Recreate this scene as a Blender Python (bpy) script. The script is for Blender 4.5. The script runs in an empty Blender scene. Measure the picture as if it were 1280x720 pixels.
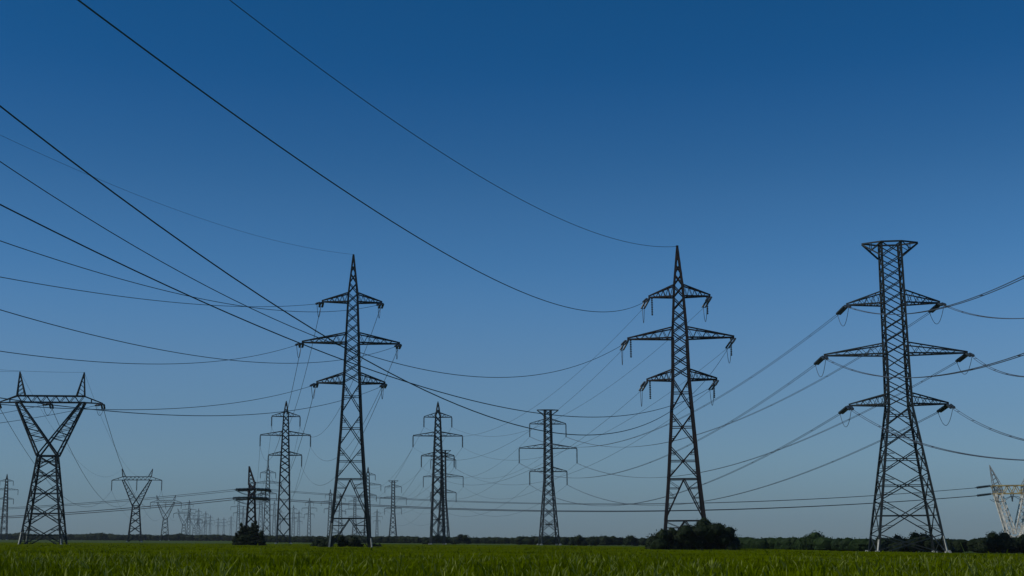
import bpy, math, random
import numpy as np
from mathutils import Vector, Matrix, noise

# ---------------------------------------------------------------- camera
F = 1750.0                                   # focal length in photo pixels (1280 wide)
PIT = math.atan(315/F); ROLL = math.radians(.4); CAM_H = 1.5
S = bpy.context.scene
COL = S.collection
R0 = Vector((1,0,0)); U0 = Vector((0,-math.sin(PIT),math.cos(PIT))); FW = Vector((0,math.cos(PIT),math.sin(PIT)))
RT = R0*math.cos(ROLL)-U0*math.sin(ROLL); UP = U0*math.cos(ROLL)+R0*math.sin(ROLL)
cd = bpy.data.cameras.new('camera'); cam = bpy.data.objects.new('camera', cd); COL.objects.link(cam)
m = Matrix((RT, UP, -FW)).transposed().to_4x4(); m.translation = (0,0,CAM_H)
cam.matrix_world = m
cd.sensor_width = 36; cd.lens = 36*F/1280; cd.clip_start = .3; cd.clip_end = 20000
S.camera = cam

# ---------------------------------------------------------------- sky, sun, exposure
SUN_EL, SUN_AZ = math.radians(38), math.radians(-104)     # azimuth clockwise from +Y
w = bpy.data.worlds.new('World'); S.world = w; w.use_nodes = True
nt = w.node_tree; nt.nodes.clear()
out = nt.nodes.new('ShaderNodeOutputWorld'); bg = nt.nodes.new('ShaderNodeBackground')
sky = nt.nodes.new('ShaderNodeTexSky'); sky.sky_type = 'NISHITA'; sky.sun_disc = False
sky.sun_elevation = SUN_EL; sky.sun_rotation = SUN_AZ % (2*math.pi)
sky.air_density = 1.0; sky.dust_density = .3; sky.ozone_density = 3.0
tc = nt.nodes.new('ShaderNodeTexCoord'); sp = nt.nodes.new('ShaderNodeSeparateXYZ')
rp = nt.nodes.new('ShaderNodeValToRGB'); rp.color_ramp.interpolation = 'CARDINAL'
mul = nt.nodes.new('ShaderNodeMix'); mul.data_type = 'RGBA'; mul.blend_type = 'MULTIPLY'; mul.inputs[0].default_value = 1
SKY_RAMP = [(0, (0.3175, 0.474, 0.7458)), (0.0167, (0.3175, 0.474, 0.7458)), (0.0502, (0.3968, 0.5608, 0.8005)), (0.0896, (0.4362, 0.6156, 0.838)), (0.1349, (0.441, 0.6705, 0.9107)), (0.1856, (0.3468, 0.6615, 0.9442)), (0.2468, (0.2349, 0.5701, 0.848)), (0.3119, (0.1159, 0.4744, 0.784)), (0.3677, (0.0743, 0.4471, 0.749)), (0.6, (0.0743, 0.4471, 0.749))]   # sin(elevation), tint
els = rp.color_ramp.elements
for i,(p,c) in enumerate(SKY_RAMP):
    e = els[i] if i < 2 else els.new(p)
    e.position = p; e.color = (*c,1)
L = nt.links.new
L(tc.outputs['Generated'], sp.inputs[0]); L(sp.outputs['Z'], rp.inputs['Fac'])
L(sky.outputs[0], mul.inputs[6]); L(rp.outputs[0], mul.inputs[7]); L(mul.outputs[2], bg.inputs['Color'])
bg.inputs['Strength'].default_value = .12
L(bg.outputs[0], out.inputs['Surface'])
sl = bpy.data.lights.new('sun','SUN'); so = bpy.data.objects.new('sun', sl); COL.objects.link(so)
sl.energy = 4.2; sl.angle = math.radians(.5); sl.color = (1,.95,.87)
sd = Vector((math.sin(SUN_AZ)*math.cos(SUN_EL), math.cos(SUN_AZ)*math.cos(SUN_EL), math.sin(SUN_EL)))
so.rotation_euler = sd.to_track_quat('Z','Y').to_euler()
S.view_settings.view_transform = 'Standard'; S.view_settings.look = 'None'
S.view_settings.gamma = 1; S.view_settings.use_curve_mapping = False
S.view_settings.exposure = -.6
S.cycles.volume_bounces = 1; S.cycles.max_bounces = 6; S.cycles.transparent_max_bounces = 8

# ---------------------------------------------------------------- helpers
def gz(X): return -.0114*X                    # the plain falls very gently to the right
def at(px, py, D):
    v = FW + RT*(px-640)/F + UP*(360-py)/F
    return Vector((0,0,CAM_H)) + v*(D/v.y)
def base(px, D, py=680):
    p = at(px, py, D); return Vector((p.x, D, gz(p.x)))
def tag(o, label=None, cat=None, group=None, kind=None):
    if label: o['label'] = label
    if cat: o['category'] = cat
    if group: o['group'] = group
    if kind: o['kind'] = kind
    return o
def empty(name, loc, rz=0):
    o = bpy.data.objects.new(name, None); COL.objects.link(o)
    o.location = loc; o.rotation_euler = (0,0,rz); return o
class MB:
    def __init__(s): s.v = []; s.f = []
    def bar(s, p, q, a, b=None):
        p = Vector(p); q = Vector(q); b = b or a
        d = (q-p)
        if d.length < 1e-4: return s
        d.normalize()
        x = d.cross(Vector((0,0,1)))
        if x.length < .15: x = d.cross(Vector((0,1,0)))
        x.normalize(); y = d.cross(x)
        n = len(s.v)
        for c in (p,q):
            for i,j in ((-1,-1),(1,-1),(1,1),(-1,1)): s.v.append(c+x*(a/2*i)+y*(b/2*j))
        s.f += [(n,n+3,n+2,n+1),(n+4,n+5,n+6,n+7)]+[(n+i,n+(i+1)%4,n+4+(i+1)%4,n+4+i) for i in range(4)]
        return s
    def angle(s, p, q, w, ox, oy, t=None):
        """steel angle: flanges of width w running from the corner line p-q along ox and oy"""
        p = Vector(p); q = Vector(q); ox = Vector(ox).normalized(); oy = Vector(oy).normalized(); t = t or w*.16
        prof = [(0,0),(w,0),(w,t),(t,t),(t,w),(0,w)]
        n = len(s.v)
        for c in (p,q):
            for a,b in prof: s.v.append(c+ox*a+oy*b)
        s.f += [(n+i,n+(i+1)%6,n+6+(i+1)%6,n+6+i) for i in range(6)]
        s.f += [(n+5,n+4,n+3,n+2,n+1,n),(n+6,n+7,n+8,n+9,n+10,n+11)]
        return s
    def tube(s, pts, r, k=5):
        pts = [Vector(p) for p in pts]; n0 = len(s.v); N = len(pts)
        for i,p in enumerate(pts):
            d = (pts[min(i+1,N-1)]-pts[max(i-1,0)]).normalized()
            x = d.cross(Vector((0,0,1)))
            if x.length < .1: x = d.cross(Vector((1,0,0)))
            x.normalize(); y = d.cross(x)
            rr = r[i] if isinstance(r,(list,tuple)) else r
            for j in range(k):
                a = 2*math.pi*j/k; s.v.append(p+x*(rr*math.cos(a))+y*(rr*math.sin(a)))
        for i in range(N-1):
            for j in range(k):
                a = n0+i*k+j; b = n0+i*k+(j+1)%k; s.f.append((a,b,b+k,a+k))
        s.f.append(tuple(n0+j for j in range(k))[::-1]); s.f.append(tuple(n0+(N-1)*k+j for j in range(k)))
        return s
    def string(s, p, q, r=.15, n=12, k=7):
        """cap and pin insulator string: a row of glass sheds on a thin rod"""
        p = Vector(p); q = Vector(q); pts = []; rs = []
        for i in range(n):
            for a,rr in ((.05,.3),(.35,1),(.6,.95),(.9,.3)):
                pts.append(p.lerp(q,(i+a)/n)); rs.append(r*rr)
        return s.tube([p]+pts+[q],[r*.3]+rs+[r*.3],k)
    def build(s, name, mat, parent=None, smooth=False):
        me = bpy.data.meshes.new(name); me.from_pydata([tuple(v) for v in s.v],[],s.f)
        if smooth: me.shade_smooth()
        me.materials.append(mat); o = bpy.data.objects.new(name, me); COL.objects.link(o)
        if parent: o.parent = parent
        return o
def copy_tree(o, parent=None):
    c = o.copy(); COL.objects.link(c); c.parent = parent
    for ch in [x for x in KIDS.get(o.name,[])]: copy_tree(ch, c)
    return c
KIDS = {}
def index_children():
    KIDS.clear()
    for o in list(COL.objects):
        if o.parent: KIDS.setdefault(o.parent.name,[]).append(o)

# ---------------------------------------------------------------- materials
def mat(name, c, rough=.6, metal=0, vary=.25, scale=1.0, c2=None, bump=0, trans=0, coord='Object', spec=.5, fine=0):
    m = bpy.data.materials.new(name); m.use_nodes = True; t = m.node_tree; n = t.nodes
    b = n['Principled BSDF']; b.inputs['Roughness'].default_value = rough; b.inputs['Metallic'].default_value = metal
    b.inputs['Specular IOR Level'].default_value = spec
    co = n.new('ShaderNodeTexCoord'); nz = n.new('ShaderNodeTexNoise'); nz.inputs['Scale'].default_value = scale; nz.inputs['Detail'].default_value = 5
    mp = n.new('ShaderNodeMapRange'); mp.inputs[1].default_value = .35; mp.inputs[2].default_value = .65
    mx = n.new('ShaderNodeMix'); mx.data_type = 'RGBA'
    mx.inputs[6].default_value = (*c,1); mx.inputs[7].default_value = (*(c2 or tuple(x*(1-vary) for x in c)),1)
    t.links.new(co.outputs[coord], nz.inputs['Vector']); t.links.new(nz.outputs[0], mp.inputs[0])
    t.links.new(mp.outputs[0], mx.inputs[0])
    if fine:                                 # plant to plant differences in leaf tone
        n2 = n.new('ShaderNodeTexNoise'); n2.inputs['Scale'].default_value = 2.2; n2.inputs['Detail'].default_value = 6
        t.links.new(co.outputs[coord], n2.inputs['Vector'])
        m2 = n.new('ShaderNodeMapRange'); m2.inputs[1].default_value = .36; m2.inputs[2].default_value = .68
        m2.inputs[3].default_value = 1-fine; m2.inputs[4].default_value = 1+fine*1.3
        t.links.new(n2.outputs[0], m2.inputs[0])
        mm_ = n.new('ShaderNodeVectorMath'); mm_.operation = 'SCALE'
        t.links.new(mx.outputs[2], mm_.inputs[0]); t.links.new(m2.outputs[0], mm_.inputs['Scale'])
        mx = type('o',(),{'outputs':[None,None,mm_.outputs[0]]})
    t.links.new(mx.outputs[2], b.inputs['Base Color'])
    if bump:
        bp = n.new('ShaderNodeBump'); bp.inputs['Strength'].default_value = bump
        t.links.new(nz.outputs[0], bp.inputs['Height']); t.links.new(bp.outputs[0], b.inputs['Normal'])
    if trans:
        tr = n.new('ShaderNodeBsdfTranslucent'); t.links.new(mx.outputs[2], tr.inputs['Color'])
        ms = n.new('ShaderNodeMixShader'); ms.inputs[0].default_value = trans
        t.links.new(b.outputs[0], ms.inputs[1]); t.links.new(tr.outputs[0], ms.inputs[2])
        t.links.new(ms.outputs[0], n['Material Output'].inputs['Surface'])
    return m
M = dict(
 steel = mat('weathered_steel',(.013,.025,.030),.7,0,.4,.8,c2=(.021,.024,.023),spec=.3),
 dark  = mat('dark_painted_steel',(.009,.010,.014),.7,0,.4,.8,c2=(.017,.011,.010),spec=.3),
 pale  = mat('pale_galvanised_steel',(.80,.76,.66),.6,0,.4,1.6,c2=(.46,.43,.36)),
 galv  = mat('grey_galvanised_steel',(.24,.26,.26),.6,0,.4,1.5,c2=(.14,.15,.15)),
 leg_end= mat('pale_grey_steel',(.42,.43,.38),.8,0,.4,2.5,c2=(.22,.23,.20)),
 rust  = mat('rusty_yellow_paint',(.6,.48,.2),.7,0,.4,2,c2=(.30,.2,.09)),
 glass = mat('insulator_glaze',(.02,.03,.035),.35,0,.3,4),
 cable = mat('aged_aluminium_cable',(.05,.065,.085),.6,0,.2,.5),
 conc  = mat('footing_concrete',(.42,.42,.38),.9,0,.3,3),
 bark  = mat('bark',(.09,.07,.05),.9,0,.4,3),
 leafd = mat('dark_leaves',(.014,.026,.006),.7,0,.5,.6,c2=(.006,.013,.004),trans=.25,spec=.15),
 leafm = mat('green_leaves',(.024,.05,.01),.7,0,.5,.25,c2=(.010,.024,.006),trans=.3,spec=.15),
 crop  = mat('crop_green',(.102,.140,.0003),.85,0,.3,.08,c2=(.076,.107,.0003),trans=.3,spec=0,fine=.4),
 pale_blades = mat('lit_blade_tips_and_stalks',(.24,.27,.06),.8,0,.3,2,c2=(.13,.17,.04),trans=.3,spec=0),  # pale tone stands for sunlit blade tips; the stalks share it
 ground= mat('field_soil_and_grass',(.05,.075,.004),.95,0,.4,.03,c2=(.035,.06,.004),bump=.3,spec=.1),
)

# ---------------------------------------------------------------- ground, crop
gm = MB()
xs = [-3400,-1500,-600,-200,0,200,600,1500,3400]; ys = [-1500,-300,-50,0,100,300,700,1500,3400]
for y in ys:
    for x in xs: gm.v.append(Vector((x,y,gz(x))))
n = len(xs)
for j in range(len(ys)-1):
    for i in range(n-1):
        a = j*n+i; gm.f.append((a,a+1,a+1+n,a+n))
tag(gm.build('ground', M['ground']), kind='structure')

def field_end(u):                             # where the crop stops, by bearing u = X/Y
    pts = [(-.7,360),(-.366,330),(0,315),(.08,270),(.15,215),(.24,160),(.366,130),(.7,110)]
    for (a,p),(b,q) in zip(pts,pts[1:]):
        if u <= b: return p+(q-p)*max(0,(u-a))/(b-a)
    return 110
def build_crop():
    rng = np.random.default_rng(5)
    # closed leaf canopy: an undulating sheet under the blade tips
    V = []; Fc = []
    us = np.linspace(-.62,.62,181); 
    rows = 120
    for j in range(rows+1):
        for u in us:
            e = field_end(u); d = 12*(e/12)**(j/rows)
            x = u*d; 
            z = gz(x)+.44+.10*noise.noise(Vector((x*.35,d*.35,0)))+.05*noise.noise(Vector((x*1.7,d*1.7,3)))
            if j in (0,rows): z = gz(x)-.02
            V.append((x,d,z))
    nu = len(us)
    for j in range(rows):
        for i in range(nu-1):
            a = j*nu+i; Fc.append((a,a+1,a+1+nu,a+nu))
    V = np.array(V,dtype=np.float32); Fc = np.array(Fc,dtype=np.int32)
    # blades
    bands = [(14,30,30,.024,1.0),(30,42,34,.032,1.0),(42,55,26,.038,.97),(55,75,16,.045,.95),(75,120,6,.07,.9),(120,200,2.2,.12,.85),(200,330,.7,.2,.8)]
    allv = [V]; quads = [Fc]; off = len(V)
    for (d0,d1,dens,wd,hs) in bands:
        area = .47*(d1*d1-d0*d0); N = int(area*dens)
        u = rng.uniform(-.47,.47,N); d = np.sqrt(rng.uniform(d0*d0,d1*d1,N)); x = u*d
        end = np.interp(u,[-.7,-.366,0,.08,.15,.24,.366,.7],[360,330,315,270,215,160,130,110])
        k = d < end-.5; x = x[k]; d = d[k]; u = u[k]; N = len(x)
        patch = np.sin(x*.31+1.3*np.sin(d*.17))+np.sin(d*.23+x*.11)+np.sin(x*.9-d*.6)*.6
        h = (.56+.035*patch+rng.normal(0,.05,N))*hs; tall = rng.random(N) < (.10 if d1 <= 42 else .07 if d1 <= 55 else .04 if d1 <= 75 else .01)*(1+.8*np.sin(x*.5+2)*np.sin(d*.4)); h[tall] *= rng.uniform(1.1,1.6,tall.sum())
        a = rng.uniform(0,2*np.pi,N); lean = rng.uniform(.03,.28,N)*1.0; fac = rng.uniform(0,np.pi,N)
        wx = np.cos(fac)*wd*.5; wy = np.sin(fac)*wd*.5
        if d0 > 70: h = h*.94+.02
        z0 = -.0114*x
        prof = [(0.25,0,.8),(.62,.25,1),(.9,.65,.75),(1.0,1.15,.12)]      # height, lean, width
        droop = rng.uniform(-.16,.10,N)
        vs = []
        for (ph,pl,pw) in prof:
            cx = x+np.cos(a)*lean*pl; cy = d+np.sin(a)*lean*pl
            cz = z0+h*ph+(droop*h if pl > 1 else 0)
            vs.append(np.stack([cx-wx*pw,cy-wy*pw,cz],1)); vs.append(np.stack([cx+wx*pw,cy+wy*pw,cz],1))
        vv = np.stack(vs,1).reshape(-1,3).astype(np.float32)
        b = (np.arange(N)*8+off)[:,None,None]
        q = np.array([[0,1,3,2],[2,3,5,4],[4,5,7,6]])[None]
        quads.append((b+q).reshape(-1,4).astype(np.int32)); allv.append(vv); off += len(vv)
    nq = sum(len(q) for q in quads)
    # pale blades, sunlit tips put into their colour, and dry stalks standing above the leaves, in loose patches
    N = 9000; u = rng.uniform(-.47,.47,N); d = 26+64*rng.random(N)**1.5; x = u*d
    keep = rng.random(N) < .35+.45*np.sin(x*.42+1.1*np.sin(d*.2))*np.sin(x*.13+.6)+.25*(np.abs(u) > .2)
    x = x[keep]; d = d[keep]; N = len(x)
    extra = [(9.3,29,1.5),(9.42,29,1.2),(9.15,29.2,1.0),(9.0,37,1.0),(7.0,30,1.05),(9.9,34,1.1),(11.2,33,1.0),(-6.2,40,1.15),(-6.0,40,.95),(-9.5,38,1.0)]
    x = np.concatenate([x,[e[0] for e in extra]]); d = np.concatenate([d,[e[1] for e in extra]])
    h = np.concatenate([rng.uniform(.52,.80,N)*np.where(rng.random(N) < .1,1.2,1),[e[2] for e in extra]]); N = len(x)
    a = rng.uniform(0,2*np.pi,N); ln = rng.uniform(.05,.32,N); fac = rng.uniform(0,np.pi,N); wx = np.cos(fac); wy = np.sin(fac)
    vs = []
    for ph,pl,pw in ((.3,.1,.008),(.72,.4,.012),(.86,.75,.024),(1.0,1.2,.008)):
        cx = x+np.cos(a)*ln*pl; cy = d+np.sin(a)*ln*pl; cz = -.0114*x+h*ph
        vs.append(np.stack([cx-wx*pw,cy-wy*pw,cz],1)); vs.append(np.stack([cx+wx*pw,cy+wy*pw,cz],1))
    vv = np.stack(vs,1).reshape(-1,3).astype(np.float32)
    b = (np.arange(N)*8+off)[:,None,None]; q = np.array([[0,1,3,2],[2,3,5,4],[4,5,7,6]])[None]
    quads.append((b+q).reshape(-1,4).astype(np.int32)); allv.append(vv); off += len(vv)
    VV = np.concatenate(allv); Q = np.concatenate(quads)
    mi = np.zeros(len(Q),dtype=np.int32); mi[nq:] = 1
    me = bpy.data.meshes.new('crop'); me.vertices.add(len(VV)); me.vertices.foreach_set('co',VV.ravel())
    me.loops.add(Q.size); me.loops.foreach_set('vertex_index',Q.ravel())
    me.polygons.add(len(Q)); me.polygons.foreach_set('loop_start',np.arange(0,Q.size,4,dtype=np.int32))
    me.polygons.foreach_set('loop_total',np.full(len(Q),4,dtype=np.int32)); me.update(calc_edges=True)
    me.materials.append(M['crop']); me.materials.append(M['pale_blades']); me.polygons.foreach_set('material_index',mi)
    o = bpy.data.objects.new('young_crop', me); COL.objects.link(o)
    tag(o,'dense low green crop covering the whole field in the foreground','crop',kind='stuff')
build_crop()

# ---------------------------------------------------------------- lattice towers
def hw(prof, z):
    for (a,p),(b,q) in zip(prof,prof[1:]):
        if z <= b: return p+(q-p)*(z-a)/(b-a)
    return prof[-1][1]
CORN = [(-1,-1),(1,-1),(1,1),(-1,1)]
def lattice(root, prof, panels, mt, leg_w, br_w, conc=True, detail=True, pale_ends=()):
    """four legs (> footing, pale lower end) and four braced faces"""
    for sx,sy in CORN:
        mb = MB()
        for (a,p),(b,q) in zip(prof,prof[1:]):
            mb.angle((sx*p,sy*p,a),(sx*q,sy*q,b),leg_w*(1 if a < panels[len(panels)//2][0] else .8),(-sx,0,0),(0,-sy,0),leg_w*.3)
        lg = mb.build('leg', mt, root)
        if conc:
            w0 = prof[0][1]; fb = MB()
            fb.bar((sx*w0,sy*w0,-.3),(sx*w0,sy*w0,.3),.7,.7); fb.bar((sx*w0,sy*w0,.3),(sx*w0,sy*w0,.45),.5,.5)
            fb.build('footing', M['conc'], lg)
        for (bx_,by_,hh_) in pale_ends:            # paler bar over the lower end of a leg
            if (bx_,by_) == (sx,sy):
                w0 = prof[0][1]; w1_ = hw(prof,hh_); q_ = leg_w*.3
                MB().bar((sx*(w0-q_),sy*(w0-q_),.4),(sx*(w1_-q_),sy*(w1_-q_),hh_),leg_w*.7).build('pale_leg_end', M['leg_end'], lg)
    for f in range(4):
        (ax,ay),(bx,by) = CORN[f],CORN[(f+1)%4]
        mb = MB()
        # brace stays a little inside the leg corners
        def P(side,z,t=0):
            h = hw(prof,z)-.06
            a = Vector((ax*h,ay*h,z)); b = Vector((bx*h,by*h,z))
            return a.lerp(b, t if side == 0 else 1-t)
        for (z0,z1,kind) in panels:
            if kind == 'X':
                mb.bar(P(0,z0),P(1,z1),br_w); mb.bar(P(1,z0),P(0,z1),br_w)
            elif kind in ('XH','XR'):
                mb.bar(P(0,z0),P(1,z1),br_w); mb.bar(P(1,z0),P(0,z1),br_w)
                h0 = hw(prof,z0); h1 = hw(prof,z1); zc = z0+(z1-z0)*h0/(h0+h1)
                mb.bar(P(0,zc),P(1,zc),br_w*.85)
                if detail:                   # redundant members between leg and diagonal
                    for t in (.25,.5,.75):
                        if t == .5: continue
                        z = z0+(z1-z0)*t
                        mb.bar(P(0,z),P(0,z).lerp(P(1,z),.24),br_w*.55); mb.bar(P(1,z),P(1,z).lerp(P(0,z),.24),br_w*.55)
                        zb = z0+(z1-z0)*(.12 if t < .5 else .88)
                        mb.bar(P(0,zb),P(0,z).lerp(P(1,z),.24),br_w*.45); mb.bar(P(1,zb),P(1,z).lerp(P(0,z),.24),br_w*.45)
            elif kind == 'Z':
                mb.bar(P(0,z0),P(1,z1),br_w)
            elif kind == 'K':                # inverted V under a horizontal
                mb.bar(P(0,z1),P(1,z1),br_w*1.1)
                top = P(0,z1).lerp(P(1,z1),.5)
                mb.bar(P(0,z0),top,br_w); mb.bar(P(1,z0),top,br_w)
                if detail:
                    for t in (.3,.55,.78):
                        z = z0+(z1-z0)*t
                        mb.bar(P(0,z),P(0,z0).lerp(top,t),br_w*.6); mb.bar(P(1,z),P(1,z0).lerp(top,t),br_w*.6)
                        z2 = z0+(z1-z0)*(t+.2)
                        mb.bar(P(0,z2),P(0,z0).lerp(top,t),br_w*.45); mb.bar(P(1,z2),P(1,z0).lerp(top,t),br_w*.45)
            elif kind == 'H':
                mb.bar(P(0,z1),P(1,z1),br_w*1.1)
        mb.build('face_bracing', mt, root)
def arm(root, prof, side, zb, zt, tip, mt, cw=.15, n=4, ztip=None, name='crossarm'):
    """pyramid crossarm: two lower and two upper chords meeting at the tip, laced"""
    mb = MB(); zti = zb if ztip is None else ztip
    hb = hw(prof,zb); ht = hw(prof,zt); T = Vector((side*tip,0,zti))
    B = [Vector((side*hb,s*hb,zb)) for s in (-1,1)]; U = [Vector((side*ht,s*ht,zt)) for s in (-1,1)]
    for p in B: mb.bar(p,T,cw*1.15)
    for p in U: mb.bar(p,T+Vector((0,0,cw)),cw)
    for s in (0,1):
        prev = U[s]
        for i in range(1,n):
            t0 = (i-.5)/n; t1 = i/n
            lo = B[s].lerp(T,t0); up = U[s].lerp(T,t1)
            mb.bar(prev,lo,cw*.36); mb.bar(lo,up,cw*.36); prev = up
    for i in range(n):
        a = B[0].lerp(T,i/n); b = B[1].lerp(T,(i+.8)/n if i < n-1 else i/n+.01); mb.bar(a,b,cw*.5); mb.bar(B[0].lerp(T,i/n),B[1].lerp(T,i/n),cw*.5)
    return mb.build(name, mt, root)

def loc2w(root, p):
    return Matrix.Translation(root.location) @ Matrix.Rotation(root.rotation_euler.z,4,'Z') @ Vector(p)
def w2dir(root, d):
    return Matrix.Rotation(-root.rotation_euler.z,4,'Z') @ Vector(d)

def tension(root, p, dn, df, Ls=3.2, double=True, loop=2.2, r=.15):
    """strain strings towards the near and the far span, jumper loop below; returns world ends"""
    ends = []; p = Vector(p)
    for d in (dn,df):
        dl = w2dir(root,d).normalized(); sd_ = dl.cross(Vector((0,0,1))).normalized()
        e = p+dl*Ls; mb = MB()
        for s in ((-.2,.2) if double else (0,)):
            mb.string(p+dl*.35+sd_*s, p+dl*(Ls-.25)+sd_*s, r, 11)
        mb.bar(p+dl*.3-sd_*.3,p+dl*.3+sd_*.3,.08); mb.bar(e-dl*.2-sd_*.3,e-dl*.2+sd_*.3,.08)
        mb.bar(p,p+dl*.32,.07); mb.bar(e-dl*.2,e,.07)
        mb.build('insulator_string', M['glass'], root); ends.append(e)
    pts = []
    for i in range(13):
        t = i/12; q = ends[0].lerp(ends[1],t); q.z = q.z-loop*4*t*(1-t)*.9; pts.append(q)
    MB().tube(pts,.035,5).build('jumper_cable', M['cable'], root)
    return [loc2w(root,e) for e in ends]

# zt: height above the tower's own ground of photo row py at distance D
def zf(px, D, X): 
    return lambda py: at(px,py,D).z-gz(X)
def levels(zs, kinds):
    return [(a,b,k) for a,b,k in zip(zs,zs[1:],kinds)]

WIRES = {}
# --- T1: tall spiked strain tower, centre left
b1 = base(437,192); t1 = empty('lattice_pylon', b1, math.radians(9)); z1 = zf(440,192,b1.x); k1 = 192/F*.93
b1z = [0,z1(648),z1(599),z1(558),z1(517),z1(478)]
p1 = [(0,.5*57*k1),(z1(648),.5*49.5*k1),(z1(599),.5*40*k1),(z1(538),.5*30.5*k1),(z1(478),.5*24*k1),(z1(428),.5*20*k1),(z1(367),.5*14.5*k1),(z1(318),.12)]
up1 = [z1(y) for y in (478,466,454,442,429,417,404,391,379,367,354,342,331,320)]
lattice(t1,p1,levels(b1z,['K','K','XH','XH','XH'])+levels(up1,['X']*13),M['steel'],.29,.105,pale_ends=((-1,-1,3.6),(1,-1,1.6)))
# --- T2: dark spiked strain tower right of centre
b2 = base(857,187); t2 = empty('lattice_pylon', b2, math.radians(-5)); z2 = zf(852,187,b2.x); k2 = 187/F*.95
p2 = [(0,.5*61*k2),(z2(651),.5*53*k2),(z2(599),.5*43*k2),(z2(535),.5*33.5*k2),(z2(475),.5*25*k2),(z2(423),.5*22.5*k2),(z2(357),.5*14*k2),(z2(307),.12)]
b2z = [0,z2(651),z2(599),z2(557),z2(515),z2(472)]
up2 = [z2(y) for y in (472,458,444,430,416,402,388,372,357,343,330,318,309)]
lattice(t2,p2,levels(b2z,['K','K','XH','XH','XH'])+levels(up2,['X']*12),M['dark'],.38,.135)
# --- T3: flat topped strain tower, right
b3 = base(1133,181); t3 = empty('lattice_pylon', b3, math.radians(-6)); z3 = zf(1118,181,b3.x); k3 = 181/F/1.16
p3 = [(0,.5*96*k3),(z3(652),.5*84*k3),(z3(508),.5*36*k3),(z3(440),.5*33.5*k3),(z3(304),.5*30.5*k3)]
b3z = [0,z3(668),z3(625),z3(592),z3(560),z3(533),z3(508)]
up3 = [z3(y) for y in (508,493,477,461,443,428,412,396,380,365,350,335,320,304)]
lattice(t3,p3,levels(b3z,['X','XR','XR','XR','XR','XR'])+levels(up3,['X']*13),M['steel'],.30,.12,pale_ends=((1,-1,2.2),(-1,-1,1.8)))
for s in (-1,1):                                   # wide flat head with two ground wire brackets
    mb = MB(); h = hw(p3,z3(304)); hb = hw(p3,z3(321)); T = Vector((s*36*k3*1.12,0,z3(304)))
    for y in (-1,1):
        mb.bar((s*h,y*h,z3(304)),T,.18); mb.bar((s*hb,y*hb,z3(321)),T+Vector((0,0,-.1)),.18)
        mb.bar((s*h,y*h,z3(304)),Vector((s*hb,y*hb,z3(321))).lerp(T,.5),.09)
        mb.bar(Vector((s*h,y*h,z3(304))).lerp(T,.5),Vector((s*hb,y*hb,z3(321))).lerp(T,.5),.09)
    mb.build('ground_wire_bracket', M['steel'], t3)
mb = MB(); h = hw(p3,z3(304))
for i in range(4):
    a,b = CORN[i],CORN[(i+1)%4]; mb.bar((a[0]*h,a[1]*h,z3(304)),(b[0]*h,b[1]*h,z3(304)),.2)
mb.build('head_frame', M['steel'], t3)

def vn(mm, b): return Vector((mm,-1,-b))
FARA, FARB, FARC, FARD = Vector((-.2,1,-.12)), Vector((-.2,1,-.12)), Vector((-.16,1,-.12)), Vector((-.22,1,-.12))
def put_arms(root, zfun, prof, mt, rows, tag_, mb_dir, far, r=.15, Ls=3.2, loop=2.2, cw=.16):
    for (nm, yb, yt, wl, wr, dips) in rows:
        for s,wd,key in ((-1,wl,'L'),(1,wr,'R')):
            arm(root,prof,s,zfun(yb),zfun(yt),wd,mt,cw,5)
            mm,bb = mb_dir
            WIRES[tag_+nm+key] = tension(root,(s*wd,0,zfun(yb)-.1),vn(mm,bb),far,Ls,True,loop,r)
put_arms(t1,z1,p1,M['steel'],[('T',378,367,39*192/F,37*192/F,0),('M',429,417,63*192/F,60*192/F,0),('L',479,467,44*192/F,42*192/F,0)],'1',(-.15,.25),FARA,.16,2.4,1.8)
put_arms(t2,z2,p2,M['dark'],[('T',371,357,38*187/F,40*187/F,0),('M',423,410,66*187/F,68*187/F,0),('L',475,463,43*187/F,45*187/F,0)],'2',(-.3,.35),Vector((-.2,1,-.35)),.135,3.2,2.6,.17)
put_arms(t3,z3,p3,M['steel'],[('T',380,365,58*181/F,58*181/F,0),('M',443,430,89*181/F,88*181/F,0),('L',506,493,61*181/F,61*181/F,0)],'3',(-.15,.22),Vector((-.16,1,-.22)),.2,3.2,2.2)
# T2: extra vertical hanging strings at the dark tower's tips
for (yb,wl,wr) in ((371,38,40),(423,66,68),(475,43,45)):
    for s,wd in ((-1,wl),(1,wr)):
        x = s*(wd*187/F-.45); z = z2(yb)
        MB().string((x,0,z-.1),(x,.0,z-2.5),.15,10).build('insulator_string',M['glass'],t2)
tag(t1,'tall grey spiked lattice pylon with three crossarms, left of centre','pylon','three armed strain pylons')
tag(t2,'nearly black spiked lattice pylon rising out of the big dark bush','pylon','three armed strain pylons')
tag(t3,'broad based lattice pylon with a flat top, largest one at the right','pylon','three armed strain pylons')

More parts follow.
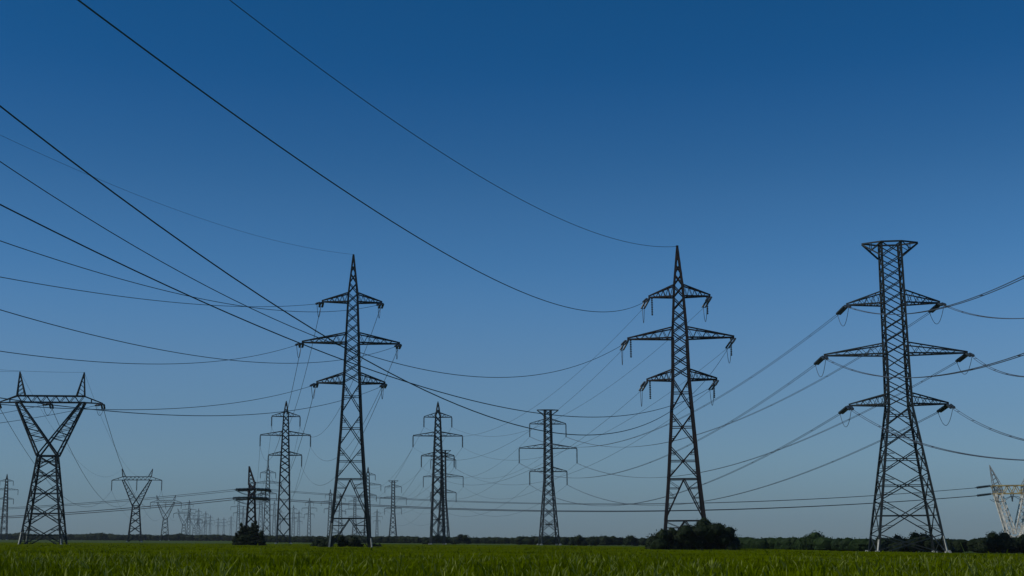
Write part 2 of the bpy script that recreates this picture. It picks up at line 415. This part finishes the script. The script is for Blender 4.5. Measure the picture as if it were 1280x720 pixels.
# --- T4: delta (Y shaped) strain tower at far left, and its suspension sisters
def delta(root, mt, H, body, w0, w1, joint, beam_z, beam_h, bx, tipx, peak_x, top, lw, bw, strain, drop=0, r=.15, ten=None):
    prof = [(0,w0),(body,w1)]
    k = 5; zs = [body*(1-(1-i/k)**1.25) for i in range(k+1)]
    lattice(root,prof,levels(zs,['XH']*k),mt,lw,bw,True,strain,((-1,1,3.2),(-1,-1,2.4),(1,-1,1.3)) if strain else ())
    mb = MB()
    for i in range(4):
        a,b = CORN[i],CORN[(i+1)%4]; mb.bar((a[0]*w1,a[1]*w1,body),(b[0]*w1,b[1]*w1,body),bw*1.2)
    mb.build('waist_frame',mt,root)
    d = w1
    for s in (-1,1):                       # the two inclined arms of the Y
        mb = MB(); n = 8
        o0,o1 = Vector((s*w1,0,body)),Vector((s*(bx+.25),0,beam_z))      # outer edge
        i0,i1 = Vector((-s*w1,0,body)),Vector((s*(bx-.5),0,beam_z))      # inner edge crosses the middle
        for y0,y1 in ((-d,-.55),(d,.55)):
            mb.bar(o0+Vector((0,y0,0)),o1+Vector((0,y1,0)),lw*.8); mb.bar(i0+Vector((0,y0,0)),i1+Vector((0,y1,0)),lw*.8)
            for j in range(n):
                a,b = (j+.2)/(n+.2),(j+1.2)/(n+.2)
                if a < .22: continue
                yy0 = y0+(y1-y0)*a; yy1 = y0+(y1-y0)*b
                mb.bar(o0.lerp(o1,a)+Vector((0,yy0,0)),i0.lerp(i1,(a+b)/2)+Vector((0,yy0,0)),bw*.6)
                mb.bar(i0.lerp(i1,(a+b)/2)+Vector((0,yy0,0)),o0.lerp(o1,b)+Vector((0,yy1,0)),bw*.6)
        for j in range(n+1):
            a = j/n; yy = d+(.55-d)*a
            mb.bar(o0.lerp(o1,a)+Vector((0,-yy,0)),o0.lerp(o1,min(1,a+.1))+Vector((0,yy,0)),bw*.6)
        mb.build('inclined_arm',mt,root)
    mb = MB(); zt = beam_z+beam_h
    for y in (-.55,.55):
        mb.bar((-bx-.3,y,beam_z),(bx+.3,y,beam_z),bw*1.3); mb.bar((-bx,y,zt),(bx,y,zt),bw*1.3)
        n = 14
        for j in range(n):
            xa = -bx+2*bx*j/n; xb = -bx+2*bx*(j+1)/n
            mb.bar((xa,y,beam_z if j%2 else zt),(xb,y,zt if j%2 else beam_z),bw*.6)
        for s in (-1,1):
            mb.bar((s*bx,y,zt),(s*tipx,0,beam_z-.1),bw*1.1); mb.bar((s*bx,y,beam_z),(s*tipx,0,beam_z-.15),bw*1.1)
            mb.bar((s*(bx+(tipx-bx)*.4),y*.6,beam_z),(s*(bx+(tipx-bx)*.4),y*.6,beam_z+beam_h*.6),bw*.6)
    mb.build('crossbeam',mt,root)
    for s in (-1,1):
        mb = MB(); T = Vector((s*peak_x,0,top))
        q = [Vector((s*(bx+.1),-.5,zt)),Vector((s*(bx+.1),.5,zt)),Vector((s*(bx-1.2),-.5,zt)),Vector((s*(bx-1.2),.5,zt))]
        for p in q: mb.bar(p,T,bw*1.1)
        for j in range(1,6):
            t0,t1_ = (j-1)/6,j/6; mb.bar(q[0].lerp(T,t0),q[2].lerp(T,t1_),bw*.55); mb.bar(q[1].lerp(T,t0),q[3].lerp(T,t1_),bw*.55)
        mb.build('peak',mt,root)
    res = []
    for x in (-tipx,0,tipx):
        if strain: res.append(tension(root,(x,0,beam_z-.2),ten[0],ten[1],2.6,True,1.5,r))
        else:
            MB().string((x,0,beam_z-.1),(x,0,beam_z-drop),r,12).build('insulator_string',M['glass'],root)
            res.append(Vector((x,0,beam_z-drop)))
    return res
D4 = 233; b4 = base(54.5,D4,676); t4 = empty('delta_pylon', b4, math.radians(9)); z4 = zf(60,D4,b4.x); k4 = D4/F
w4 = delta(t4,M['steel'],0,z4(570),.5*58*k4*.88,.5*27*k4*.88,0,z4(503),z4(495)-z4(503),40*k4,63*k4,39*k4,z4(465),.3,.15,True,0,.17,((-.15,-1,-.2),(-.22,1,-.25)))
tag(t4,'Y shaped lattice pylon with two peaks and pale footings, near left edge','pylon','Y shaped pylons in the left row')
D5 = 583; b5 = base(168,D5); t5 = empty('delta_pylon', b5, math.radians(11)); z5 = zf(170,D5,b5.x); k5 = D5/F
S4 = delta(t5,M['steel'],0,z5(632),.5*17*k5,.5*9*k5,0,z5(600),z5(596)-z5(600),17*k5,30*k5,18.5*k5,z5(586),.34,.2,False,z5(600)-z5(613),.26)
tag(t5,'second Y shaped pylon from the left, with three hanging insulator strings','pylon','Y shaped pylons in the left row')

# --- suspension tower prototypes (placed first as their nearest example)
def susp(root, zfun, k, prof, rows, mt, flat=None, body=(), lw=.3, bw=.16):
    lattice(root,prof,body,mt,lw,bw,True,False); ends = {}
    for (nm,yb,yt,wd,ys) in rows:
        for s,key in ((-1,'L'),(1,'R')):
            arm(root,prof,s,zfun(yb),zfun(yt),wd*k,mt,.17,3)
            e = (s*wd*k,0,zfun(ys)); MB().string((s*wd*k,0,zfun(yb)-.1),e,.24,12).build('insulator_string',M['glass'],root)
            ends[nm+key] = Vector(e)
    if flat:
        mb = MB(); zt,zb,wd = flat; h = hw(prof,zt)
        for s in (-1,1):
            for y in (-1,1):
                mb.bar((s*h,y*h,zt),(s*wd,0,zt),.22); mb.bar((s*h,y*h,zb),(s*wd,0,zt-.1),.2)
        for i in range(4):
            a,b = CORN[i],CORN[(i+1)%4]; mb.bar((a[0]*h,a[1]*h,zt),(b[0]*h,b[1]*h,zt),.2)
        mb.build('head_frame',mt,root)
    return ends
DS = 412; bs = base(547,DS); ts = empty('lattice_pylon',bs,math.radians(10)); zs = zf(548,DS,bs.x); ks = DS/F
ps = [(0,.5*20*ks*.9),(zs(584),.5*13.5*ks*.9),(zs(544),.5*10*ks*.9),(zs(520),.5*7.5*ks*.9),(zs(502),.12)]
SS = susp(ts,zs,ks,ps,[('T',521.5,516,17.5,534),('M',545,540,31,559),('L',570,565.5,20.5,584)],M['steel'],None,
   levels([zs(y) for y in (681,660,640,622,606,593,584)],['XH','XH','X','X','X','X'])+levels([zs(y) for y in (584,576,568,560,552,544,536,528,520,511,504)],['X']*10),.36,.2)
tag(ts,'dark spiked pylon just right of centre left, in front of a flat topped one','pylon','far spiked pylons')
DF = 437; bf = base(686.5,DF); tf = empty('lattice_pylon',bf,math.radians(9)); zfl = zf(686,DF,bf.x); kf = DF/F
pf = [(0,.5*26*kf*.9),(zfl(600),.5*12.5*kf*.9),(zfl(512.5),.5*10*kf*.9)]
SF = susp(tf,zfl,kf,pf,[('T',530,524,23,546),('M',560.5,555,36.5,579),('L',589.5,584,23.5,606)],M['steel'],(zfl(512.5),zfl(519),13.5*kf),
   levels([zfl(y) for y in (680,664,648,634,621,610,600)],['XH','XH','X','X','X','X'])+levels([zfl(y) for y in (600,592,584,576,568,560,552,544,536,528,520,513)],['X']*11),.36,.2)
tag(tf,'flat topped pylon with drooping insulators standing alone in the middle','pylon','far flat topped pylons')
index_children()
def place(proto, px, D, rz, label, group):
    c = copy_tree(proto); c.location = base(px,D); c.rotation_euler = (0,0,math.radians(rz))
    c['label'] = label; c['group'] = group; return c
GS,GF,GD = 'far spiked pylons','far flat topped pylons','Y shaped pylons in the left row'
A2 = place(ts,354,412,11,'pale spiked pylon between the small bushy pylon and the tall grey one',GS)
A3 = place(ts,333,770,12,'faint spiked pylon directly right of the small black bushy pylon',GS)
A4 = place(ts,325,1150,12,'small faint spiked pylon half hidden by the small black pylon',GS)
B3 = place(ts,459,790,11,'faint spiked pylon seen through the right legs of the tall grey pylon',GS)
B4 = place(ts,412,1150,11,'faint spiked pylon beside the left leg of the tall grey pylon',GS)
B5 = place(ts,386,1400,11,'small faint spiked pylon alone between the pale one and tall grey one',GS)
E1 = place(ts,4,900,8,'faint spiked pylon at the very left edge of the picture',GS)
C3 = place(tf,554,640,11,'flat topped pylon half hidden behind the dark spiked one near centre',GF)
C4 = place(tf,491,975,11,'faint flat topped pylon alone just right of the tall grey pylon',GF)
C5 = place(tf,443,1350,11,'tiny flat topped pylon seen between the legs of the tall grey pylon',GF)
T4c = place(t5,205.5,942,12,'third Y shaped pylon from the left, paler and smaller',GD)
T4d = place(t5,229,1360,12,'fourth Y shaped pylon from the left, small and faint',GD)
T4e = place(t5,242,1800,12,'fifth Y shaped pylon from the left, tiny and faint',GD)
T4f = place(t5,251,2250,12,'sixth Y shaped pylon from the left, tiniest of the row',GD)
for px,D,lb in ((272,2700,'tiny far pylon, left one of a close pair before the black bush'),(279,2700,'tiny far pylon, right one of a close pair before the black bush'),
                (288,2500,'tiny far pylon closest to the left side of the black bush'),(303,1750,'faint pylon rising behind the left side of the black bush'),
                (349,1900,'tiny far pylon behind the left leg of the pale spiked pylon'),(373,2000,'tiny far pylon just right of the pale spiked pylon'),(262,2400,'tiny far pylon at the right end of the Y shaped row'),
                (235,1500,'faint spiked pylon overlapping the fourth Y shaped pylon'),(247,1900,'tiny spiked pylon overlapping the fifth Y shaped pylon'),(256,2100,'tiny spiked pylon overlapping the sixth Y shaped pylon'),
                (297,1350,'faint spiked pylon just left of the small black pylon'),(425,1250,'faint spiked pylon seen between the legs of the tall grey pylon'),(366,1700,'tiny spiked pylon between the pale spiked pylon and the lone faint one'),(342,1500,'faint spiked pylon overlapping the left legs of the pale spiked pylon'),(471,1900,'tiny spiked pylon just right of the tall grey pylon')):
    place(ts,px,D,10,lb,GS)

# --- small black line pylon in a bush, seen side on; its line crosses the view
DB = 240; b6 = base(313,DB); t6 = empty('small_line_pylon',b6,math.radians(8)); z6 = zf(316,DB,b6.x); k6 = DB/F
p6 = [(0,.5*17*k6),(z6(655),.5*13*k6),(z6(606),.5*8*k6)]
lattice(t6,p6,levels([0,z6(668),z6(655),z6(643),z6(632),z6(622),z6(613),z6(606)],['X']*7),M['dark'],.3,.15)
mb = MB(); T = Vector((-4*k6,0,z6(583))); h = hw(p6,z6(606))
for s in CORN: mb.bar((s[0]*h,s[1]*h,z6(606)),T,.22)
for j in range(1,5):
    t = j/5
    for a,b in ((0,1),(1,2),(2,3),(3,0)):
        pa = Vector((CORN[a][0]*h,CORN[a][1]*h,z6(606))).lerp(T,t); pb = Vector((CORN[b][0]*h,CORN[b][1]*h,z6(606))).lerp(T,t-.2); mb.bar(pa,pb,.1)
mb.build('peak',M['dark'],t6)
W6 = []
for (y,reach,xo) in ((611,3.2,.8),(622,4.6,0)):
    for s in (-1,1):
        mb = MB(); zb = z6(y); hh = hw(p6,min(zb,z6(606)))
        T = Vector((xo*.4,s*reach,zb))
        for sx in (-1,1):
            mb.bar((sx*hh,s*hh,zb),T,.18); mb.bar((sx*hh,s*hh,zb+1.1),T,.16)
            for j in range(1,4): mb.bar(Vector((sx*hh,s*hh,zb)).lerp(T,j/4),Vector((sx*hh,s*hh,zb+1.1)).lerp(T,j/4-.1),.1)
        mb.build('crossarm',M['dark'],t6)
        W6.append(tension(t6,T+Vector((0,0,-.1)),(-1,-.05,-.03),(1,0.05,-.05),3.1,True,1.0,.2))
tag(t6,'small black pylon growing out of a dark conical bush at the left','pylon')
# --- white V shaped pylon at right edge
DV = 235; b7 = base(1270,DV,690); t7 = empty('white_v_pylon',b7,math.radians(-8)); z7 = zf(1262,DV,b7.x); k7 = DV/F
foot = z7(668)
prof7 = [(0,1.5),(foot,1.15)]
lattice(t7,prof7,levels([0,foot*.5,foot],['X','X']),M['pale'],.3,.16)
zb7,zt7 = z7(617),z7(607)
for s in (-1,1):
    mb = MB(); o0,o1 = Vector((s*1.15,0,foot)),Vector((s*2.75,0,zb7)); i0,i1 = Vector((s*-.1,0,foot)),Vector((s*1.7,0,zb7))
    for y0,y1 in ((-1.1,-.8),(1.1,.8)):
        mb.bar(o0+Vector((0,y0,0)),o1+Vector((0,y1,0)),.3); mb.bar(i0+Vector((0,y0,0)),i1+Vector((0,y1,0)),.2)
        for j in range(6):
            a,b = j/6,(j+1)/6
            mb.bar(o0.lerp(o1,a)+Vector((0,y0,0)),i0.lerp(i1,b)+Vector((0,y0,0)),.11); mb.bar(i0.lerp(i1,a)+Vector((0,y0,0)),o0.lerp(o1,b)+Vector((0,y0,0)),.06)
    mb.build('inclined_arm',M['pale'],t7)
    mb = MB()
    for y in (-.8,.8):
        for x in (1.7,2.9):
            mb.bar((s*x,y,zb7),(s*x,y,zt7),.16)
            mb.bar((s*x,y,zt7),(s*(3.3),0,z7(581)),.1)
        mb.bar((s*1.7,y,zb7),(s*2.9,y,zt7),.14); mb.bar((s*2.9,y,zb7),(s*1.7,y,zt7),.14)
        for j in range(1,5):
            t=j/5; mb.bar(Vector((s*1.7,y,zt7)).lerp(Vector((s*3.3,0,z7(581))),t),Vector((s*2.9,y,zt7)).lerp(Vector((s*3.3,0,z7(581))),t-.15),.07)
    mb.build('peak',M['galv'],t7)
mb = MB()
for y in (-.8,.8):
    for z in (zb7,zt7): mb.bar((-3.2,y,z),(3.2,y,z),.2)
    for j in range(10): mb.bar((-3.2+.64*j,y,zb7 if j%2 else zt7),(-3.2+.64*(j+1),y,zt7 if j%2 else zb7),.12)
mb.build('crossbeam',M['rust'],t7)
W7 = []
for x in (-2.3,0,2.3):                             # hanging strings and jumpers under the crossbeam
    for y in (-1.0,1.0):
        MB().string((x,y,zb7-.1),(x+.25*y,y,zb7-1.3),.13,7).build('insulator_string',M['glass'],t7)
for y in (-1.1,1.1):
    MB().tube([(-3.4+.68*i,y,zb7-.9-.5*math.sin(i*.9)) for i in range(11)],.04,5).build('jumper_cable',M['cable'],t7)
for (z,yy) in ((zt7,-.8),(zt7,.8),(zb7,-.8),(zb7,.8)):
    ends = tension(t7,(-3.2,yy*1.2,z),(-1,-.02,-.12),(-1,.03,-.1),2.6,False,.0,.2)
    W7.append(ends[0])
tag(t7,'white V shaped pylon with a yellowish crossbeam behind trees at the right edge','pylon')

# ---------------------------------------------------------------- cables
def cable(a, b=None, sag=0, near=None, r=.04, label='', group='', bundle=0, name='power_cable'):
    a = Vector(a); pts = []
    if near:
        mm,bb,cc,Lm = near; N = 70
        for i in range(N+1):
            t = Lm*i/N; pts.append(Vector((a.x+mm*t,a.y-t,a.z-bb*t+cc*t*t)))
    else:
        b = Vector(b); N = 48
        for i in range(N+1):
            t = i/N; p = a.lerp(b,t); p.z -= sag*4*t*(1-t); pts.append(p)
    mb = MB()
    if bundle:
        d = (pts[-1]-pts[0]).normalized(); s = d.cross(Vector((0,0,1))).normalized()*bundle
        mb.tube([p+s for p in pts],r,4); mb.tube([p-s for p in pts],r,4)
        for i in range(2,N,5): mb.bar(pts[i]+s,pts[i]-s,.05)      # spacers
    else: mb.tube(pts,r,4)
    return tag(mb.build(name,M['cable']),label,'power cable',group)
ARM = {'TL':'upper left','TR':'upper right','ML':'middle left','MR':'middle right','LL':'lower left','LR':'lower right'}
near1 = {'TL':(-.10,.194,.00051),'TR':(-.104,.2157,.000758),'ML':(-.077,.2156,.000809),'MR':(-.137,.2181,.000951),'LL':(-.104,.1882,.000734),'LR':(-.109,.1967,.000763)}
TOPY = {'1':(z1,t1),'2':(z2,t2)}
for k,(mm,bb,cc) in near1.items():
    cable(WIRES['1'+k][0],near=(mm,bb,cc,230),r=.028,label=f'cable from the {ARM[k]} arm of the tall grey pylon past the left edge',group='cables left of the tall grey pylon')
cable(loc2w(t1,(0,0,z1(318))),near=(-.192,.1738,.000856,230),r=.014,label='very thin faint wire from the tip of the tall grey pylon to the left',group='cables left of the tall grey pylon',name='ground_wire')
near2 = {'TL':(-.197,.2244,.000751),'ML':(-.391,.3238,.00256),'MR':(-.310,.3953,.002153),'LR':(-.346,.2344,.001357)}
nl2 = {'TL':'highest thick cable sweeping from the dark pylon to the top left of the picture','ML':'cable from the middle left arm of the dark pylon, crossing behind the tall grey one',
       'MR':'steepest cable from the dark pylon crossing the tall grey pylon towards the left','LR':'lowest cable sweeping from the dark pylon across the tall grey pylon to the left'}
for k,(mm,bb,cc) in near2.items():
    cable(WIRES['2'+k][0],near=(mm,bb,cc,181),r=.031,label=nl2[k],group='cables sweeping from the dark pylon to the upper left')
cable(loc2w(t2,(0,0,z2(308))),near=(-.3,.2229,.000961,183),r=.028,label='thin wire from the tip of the dark pylon up to the top edge',group='cables sweeping from the dark pylon to the upper left',name='ground_wire')
near3 = {'TL':(-.086,.2241,.001074),'TR':(-.195,.2244,.000654),'ML':(-.055,.2239,.001227),'MR':(-.255,.1985,.000672),'LL':(-.063,.2212,.001063),'LR':(-.189,.1876,.000751)}
for k,(mm,bb,cc) in near3.items():
    cable(WIRES['3'+k][0],near=(mm,bb,cc,176),r=.035,bundle=.18,label=f'cable from the {ARM[k]} arm of the broad pylon past the right edge',group='cables right of the broad flat topped pylon')
def span(ea, eb, sag, A, B, grp, r=.035, bundle=0):
    for k in ea:
        cable(ea[k],eb[k],sag,r=r,bundle=bundle,label=f'cable joining {ARM[k]} arms of {A} and {B}',group=grp)
def wend(root, ends): return {k:loc2w(root,v) for k,v in ends.items()}
far1 = {k:WIRES['1'+k][1] for k in ARM}; far2 = {k:WIRES['2'+k][1] for k in ARM}; far3 = {k:WIRES['3'+k][1] for k in ARM}
span(far1,wend(A2,SS),9,'the tall grey','the pale spiked pylon','cables behind the tall grey pylon')
span(far2,wend(ts,SS),8.5,'the big black','the dark spiked pylon','cables behind the black pylon',.026)
span(far3,wend(tf,SF),9,'the broad','the lone middle pylon','cables left of the broad flat topped pylon',.035,.18)
span(wend(A2,SS),wend(A3,SS),10,'the pale spiked pylon','the next behind','cables behind the pale spiked pylon')
span(wend(ts,SS),wend(B3,SS),10,'the dark spiked pylon','the next behind','cables behind the dark spiked pylon')
span(wend(tf,SF),wend(C3,SF),8,'the lone middle','half hidden flat pylon','cables behind the lone middle pylon')
span(wend(C3,SF),wend(C4,SF),9,'the half hidden flat','faint flat pylon','cables behind the half hidden flat topped pylon')
side = ('left','middle','right')
s4 = {i:loc2w(t5,S4[i]) for i in range(3)}; s4c = {i:loc2w(T4c,S4[i]) for i in range(3)}
for i in range(3):
    cable(w4[i][0],near=(-.15,.2,.0008,190),r=.035,label=f'cable from the {side[i]} arm end of the first Y shaped pylon, leftwards',group='cables of the Y shaped pylon row')
    cable(w4[i][1],s4[i],11,r=.045,label=f'cable between the {side[i]} insulators of the first and second Y shaped pylons',group='cables of the Y shaped pylon row')
    cable(s4[i],s4c[i],10,r=.04,label=f'cable between the {side[i]} insulators of the second and third Y shaped pylons',group='cables of the Y shaped pylon row')
for s,nm in ((-1,'left'),(1,'right')):
    pk = loc2w(t4,(s*39*k4,0,z4(465)))
    cable(pk,near=(-.15,.12,.0006,190),r=.018,label=f'faint thin wire leftwards from the {nm} peak of the first Y shaped pylon',group='cables of the Y shaped pylon row',name='ground_wire')
    cable(pk,loc2w(t5,(s*18.5*k5,0,z5(586))),9,r=.02,label=f'faint thin wire between {nm} peaks of the first two Y shaped pylons',group='cables of the Y shaped pylon row',name='ground_wire')
lv = ('front upper','back upper','front lower','back lower')
w6l = [e[0] for e in W6]; w6r = [e[1] for e in W6]
for i in range(4):
    j = (0,1,2,3)[i]
    cable(w6r[i],W7[j],2.3 if i > 1 else 2.5,r=.03 if i < 2 else .05,label=f'{lv[i]} level cable from the small black to the white V shaped pylon',group='level cables crossing the view low down')
    e = w6l[i]; q = Vector((e.x-150,e.y-6,e.z+1.6))
    cable(e,q,4.3,r=.035 if i < 2 else .055,label=f'{lv[i]} level cable from the small black pylon out past the left edge',group='level cables crossing the view low down')

# ---------------------------------------------------------------- bushes, trees, woods
def leaves(V, Fc, c, r, n, sz, rng, mn=.55):
    """n leaf-sized bent cards through the outer part of an ellipsoid clump"""
    for _ in range(n):
        d = Vector((rng.gauss(0,1),rng.gauss(0,1),rng.gauss(0,1))).normalized()
        rad = rng.uniform(mn,1.08)
        p = Vector((c[0]+d.x*r[0]*rad,c[1]+d.y*r[1]*rad,c[2]+d.z*r[2]*rad))
        if p.z < .05: continue
        a = Vector((rng.gauss(0,1),rng.gauss(0,1),rng.gauss(0,1))).normalized(); b = a.cross(d)
        if b.length < .1: continue
        b.normalize(); s = sz*rng.uniform(.5,1.3)
        k = len(V); V += [p-a*s*.5,p+b*s*.3,p+a*s*.5,p-b*s*.3]; Fc.append((k,k+1,k+2,k+3))
def lump(V, Fc, c, r, seed, sub=2):
    """rough dark inner mass of twigs that keeps the clump from being see-through"""
    import bmesh
    bm = bmesh.new(); bmesh.ops.create_icosphere(bm,subdivisions=sub,radius=1)
    k = len(V)
    for v in bm.verts:
        n_ = 1+.35*noise.noise(v.co*2.3+Vector((seed,0,0)))
        V.append(Vector((c[0]+v.co.x*r[0]*n_,c[1]+v.co.y*r[1]*n_,max(-.1,c[2]+v.co.z*r[2]*n_))))
    Fc += [tuple(k+v.index for v in f.verts) for f in bm.faces]; bm.free()
def plant(name, loc, clumps, mt, sz, dens, seed, label, cat, group=None, stems=1, trunk_h=None, core=.72):
    rng = random.Random(seed); root = empty(name,loc)
    V,Fc = [],[]
    for i,(cx,cy,cz,rx,ry,rz_) in enumerate(clumps):
        lump(V,Fc,(cx,cy,cz),(rx*core,ry*core,rz_*core),seed+i*7.3)
        leaves(V,Fc,(cx,cy,cz),(rx,ry,rz_),int(dens*(rx*ry+rx*rz_+ry*rz_)*4),sz,rng)
    mb = MB(); mb.v = V; mb.f = Fc; mb.build('crown',mt,root)
    sb = MB()
    for i in range(max(1,stems)):
        cx,cy,cz,rx,ry,rz_ = clumps[i%len(clumps)]
        top = Vector((cx*.8,cy*.8,cz+rz_*.3)); bt = Vector((cx*.55,cy*.55,-.2)); mid = bt.lerp(top,.5)+Vector((rng.uniform(-.2,.2),rng.uniform(-.2,.2),0))
        w_ = .10+.03*top.z
        sb.tube([bt,mid,top],[w_,w_*.7,w_*.3],6)
    sb.build('trunk' if stems == 1 else 'stems',M['bark'],root)
    tag(root,label,cat,group); return root
def clumps_for(rng, W, Dp, prof, n, rmin, rmax):
    out_ = []
    for _ in range(n):
        x = rng.uniform(-W,W); y = rng.uniform(-Dp,Dp); H = prof(x/W)
        r = rng.uniform(rmin,rmax); z = rng.uniform(.3*H,max(.35*H,H-r*.8))
        out_.append((x,y,z,r,r,r*rng.uniform(.75,1.05)))
    return out_
rng = random.Random(3)
# big bush swallowing the foot of the dark pylon
pb = base(865,176)
prof = lambda u: np.interp(u,[-1,-.8,-.4,0,.3,.6,.85,1],[2.3,2.8,3.5,4.2,4.35,4.1,3.5,2.5])
cl = clumps_for(rng,5.0,3.0,prof,60,.75,1.25)+clumps_for(rng,5.1,2.8,lambda u:1.5,22,.9,1.2)
plant('bush',pb,cl,M['leafd'],.24,24,11,'big dark rounded bush around the foot of the black pylon','bush',stems=7,core=.8)
# conical dark conifers round the small pylon
pc = base(311,236)
cl = []
for (x,h,r) in ((-1.2,4.0,1.25),(-.1,3.3,1.3),(1.1,4.3,1.3),(2.0,2.6,1.0),(-2.1,2.3,.9),(0.5,4.0,1.2),(-.7,3.5,1.3)):
    for j in range(7):
        t = j/6; rr = max(.34,r*(1-t**1.5*.75)); cl.append((x+rng.uniform(-.1,.1),rng.uniform(-.5,.5),.3+(h-.3)*t*.95,rr,rr,.45))
plant('bush',pc,cl,M['leafd'],.26,26,12,'black pointed bush around the foot of the small black pylon','bush',stems=4)
def simple(px, D, W, H, seed, mt, label, cat='bush', dens=12, sz=.3, Dp=None, n=None, stems=3, group=None, name='bush'):
    rg = random.Random(seed); prof_ = lambda u: H*max(.3,1-abs(u)**2.5*.7)
    cl_ = clumps_for(rg,W,Dp or W*.6,prof_,n or int(6+W*4),.28*H,.42*H)
    return plant(name,base(px,D),cl_,mt,sz,dens,seed,label,cat,group,stems)
simple(428,203,2.9,2.4,21,M['leafd'],'low dark bush between the legs of the tall grey pylon')
simple(402,215,1.5,1.8,22,M['leafd'],'low dark bush beside the left leg of the tall grey pylon')
simple(470,214,.9,1.2,23,M['leafd'],'small low dark bush right of the tall grey pylon')
simple(1143,194,4.3,3.0,24,M['leafd'],'dark bush seen between the legs of the broad flat topped pylon',n=26)
simple(1247,200,2.6,3.1,25,M['leafd'],'tall dark bush in front of the white V shaped pylon',n=22)
simple(1278,202,2.2,3.3,26,M['leafd'],'dark bush cut by the right edge beside the white pylon',n=14)
simple(1016,226,1.8,3.6,27,M['leafm'],'round green tree standing above the hedge left of the broad pylon','tree',dens=14,sz=.3,n=14,stems=1,name='tree')
simple(721,400,1.9,3.6,28,M['leafd'],'small dark round tree right of the lone middle pylon','tree',dens=6,sz=.5,n=10,stems=1,name='tree')
simple(745,400,1.5,3.0,29,M['leafd'],'smaller dark round tree, second right of the lone middle pylon','tree',dens=6,sz=.5,n=8,stems=1,name='tree')
simple(789,400,1.5,3.3,30,M['leafd'],'small dark tree just left of the big dark bush','tree',dens=6,sz=.5,n=8,stems=1,name='tree')
simple(578,520,2.4,4.0,32,M['leafd'],'small dark round tree right of the dark spiked pylon','tree',dens=6,sz=.5,n=9,stems=1,name='tree')
simple(550,470,5,3.2,31,M['leafd'],'low dark bushes at the foot of the dark spiked pylon','bush',dens=6,sz=.5,n=16)
def wood(name, px0, px1, D0, D1, h0, h1, label, seed, mt, sz, step, dens):
    rg = random.Random(seed); V,Fc = [],[]
    p0 = base(px0,D0); p1_ = base(px1,D1); Ln = (p1_-p0).length; n_ = int(Ln/step)
    for i in range(n_):
        t = (i+rg.random())/n_; p = p0.lerp(p1_,t); H = (h0+(h1-h0)*t)*(.8+.28*noise.noise(Vector((t*Ln*.05,seed,0)))*2*.5+.12*rg.random())
        y = rg.uniform(0,step*3); r = H*rg.uniform(.42,.6)
        g_ = gz(p.x); k0 = len(V)
        c = (p.x,p.y+y,H-r*.9); rx = r*rg.uniform(1.0,2.2)
        lump(V,Fc,c,(rx*.8,r*.8,r*.8),seed+i,2)
        lump(V,Fc,(c[0],c[1],H*.3),(rx*.9,r*.8,H*.35),seed+i+.5,1)
        leaves(V,Fc,c,(rx,r,r),int(dens*r*rx*4),sz,rg)
        leaves(V,Fc,(c[0],c[1]-r*.3,H*.3),(rx,r,H*.32),int(dens*r*rx*2),sz,rg)
        for q in range(k0,len(V)): V[q] = V[q]+Vector((0,0,g_))
    mb = MB(); mb.v = V; mb.f = Fc; tag(mb.build(name,mt),label,'woodland',kind='stuff')
wood('far_woodland',-60,330,980,930,5.0,4.8,'thin dark far-off belt of trees along the left horizon',41,M['leafd'],.7,1.7,2.4)
wood('far_woodland',322,660,620,560,3.3,3.1,'low dark far-off belt of trees along the middle horizon',42,M['leafd'],.6,1.1,3)
wood('hedgerow',650,835,470,430,3.2,3.2,'dark uneven hedge between the lone middle pylon and the big bush',43,M['leafd'],.45,1.5,6)
wood('hedgerow',905,1120,240,212,2.7,2.5,'green uneven hedge between the big bush and the broad pylon',44,M['leafm'],.3,1.0,10)
wood('hedgerow',1100,1330,212,196,2.6,2.7,'dark hedge right of the broad flat topped pylon',45,M['leafd'],.28,.9,11)

# ---------------------------------------------------------------- air
hz = MB(); X0,X1,Y0,Y1,Z0,Z1 = -3420,3420,-1520,3420,-41,62
hz.v = [Vector(p) for p in ((X0,Y0,Z0),(X1,Y0,Z0),(X1,Y1,Z0),(X0,Y1,Z0),(X0,Y0,Z1),(X1,Y0,Z1),(X1,Y1,Z1),(X0,Y1,Z1))]
hz.f = [(0,3,2,1),(4,5,6,7),(0,1,5,4),(1,2,6,5),(2,3,7,6),(3,0,4,7)]
hm = bpy.data.materials.new('haze'); hm.use_nodes = True; t = hm.node_tree; t.nodes.remove(t.nodes['Principled BSDF'])
pv = t.nodes.new('ShaderNodeVolumePrincipled'); pv.inputs['Color'].default_value = (.75,.86,1,1); pv.inputs['Density'].default_value = .00006
pv.inputs['Anisotropy'].default_value = .2
t.links.new(pv.outputs[0],t.nodes['Material Output'].inputs['Volume'])
tag(hz.build('haze',hm),'thin bluish air haze over the plain','haze',kind='stuff')
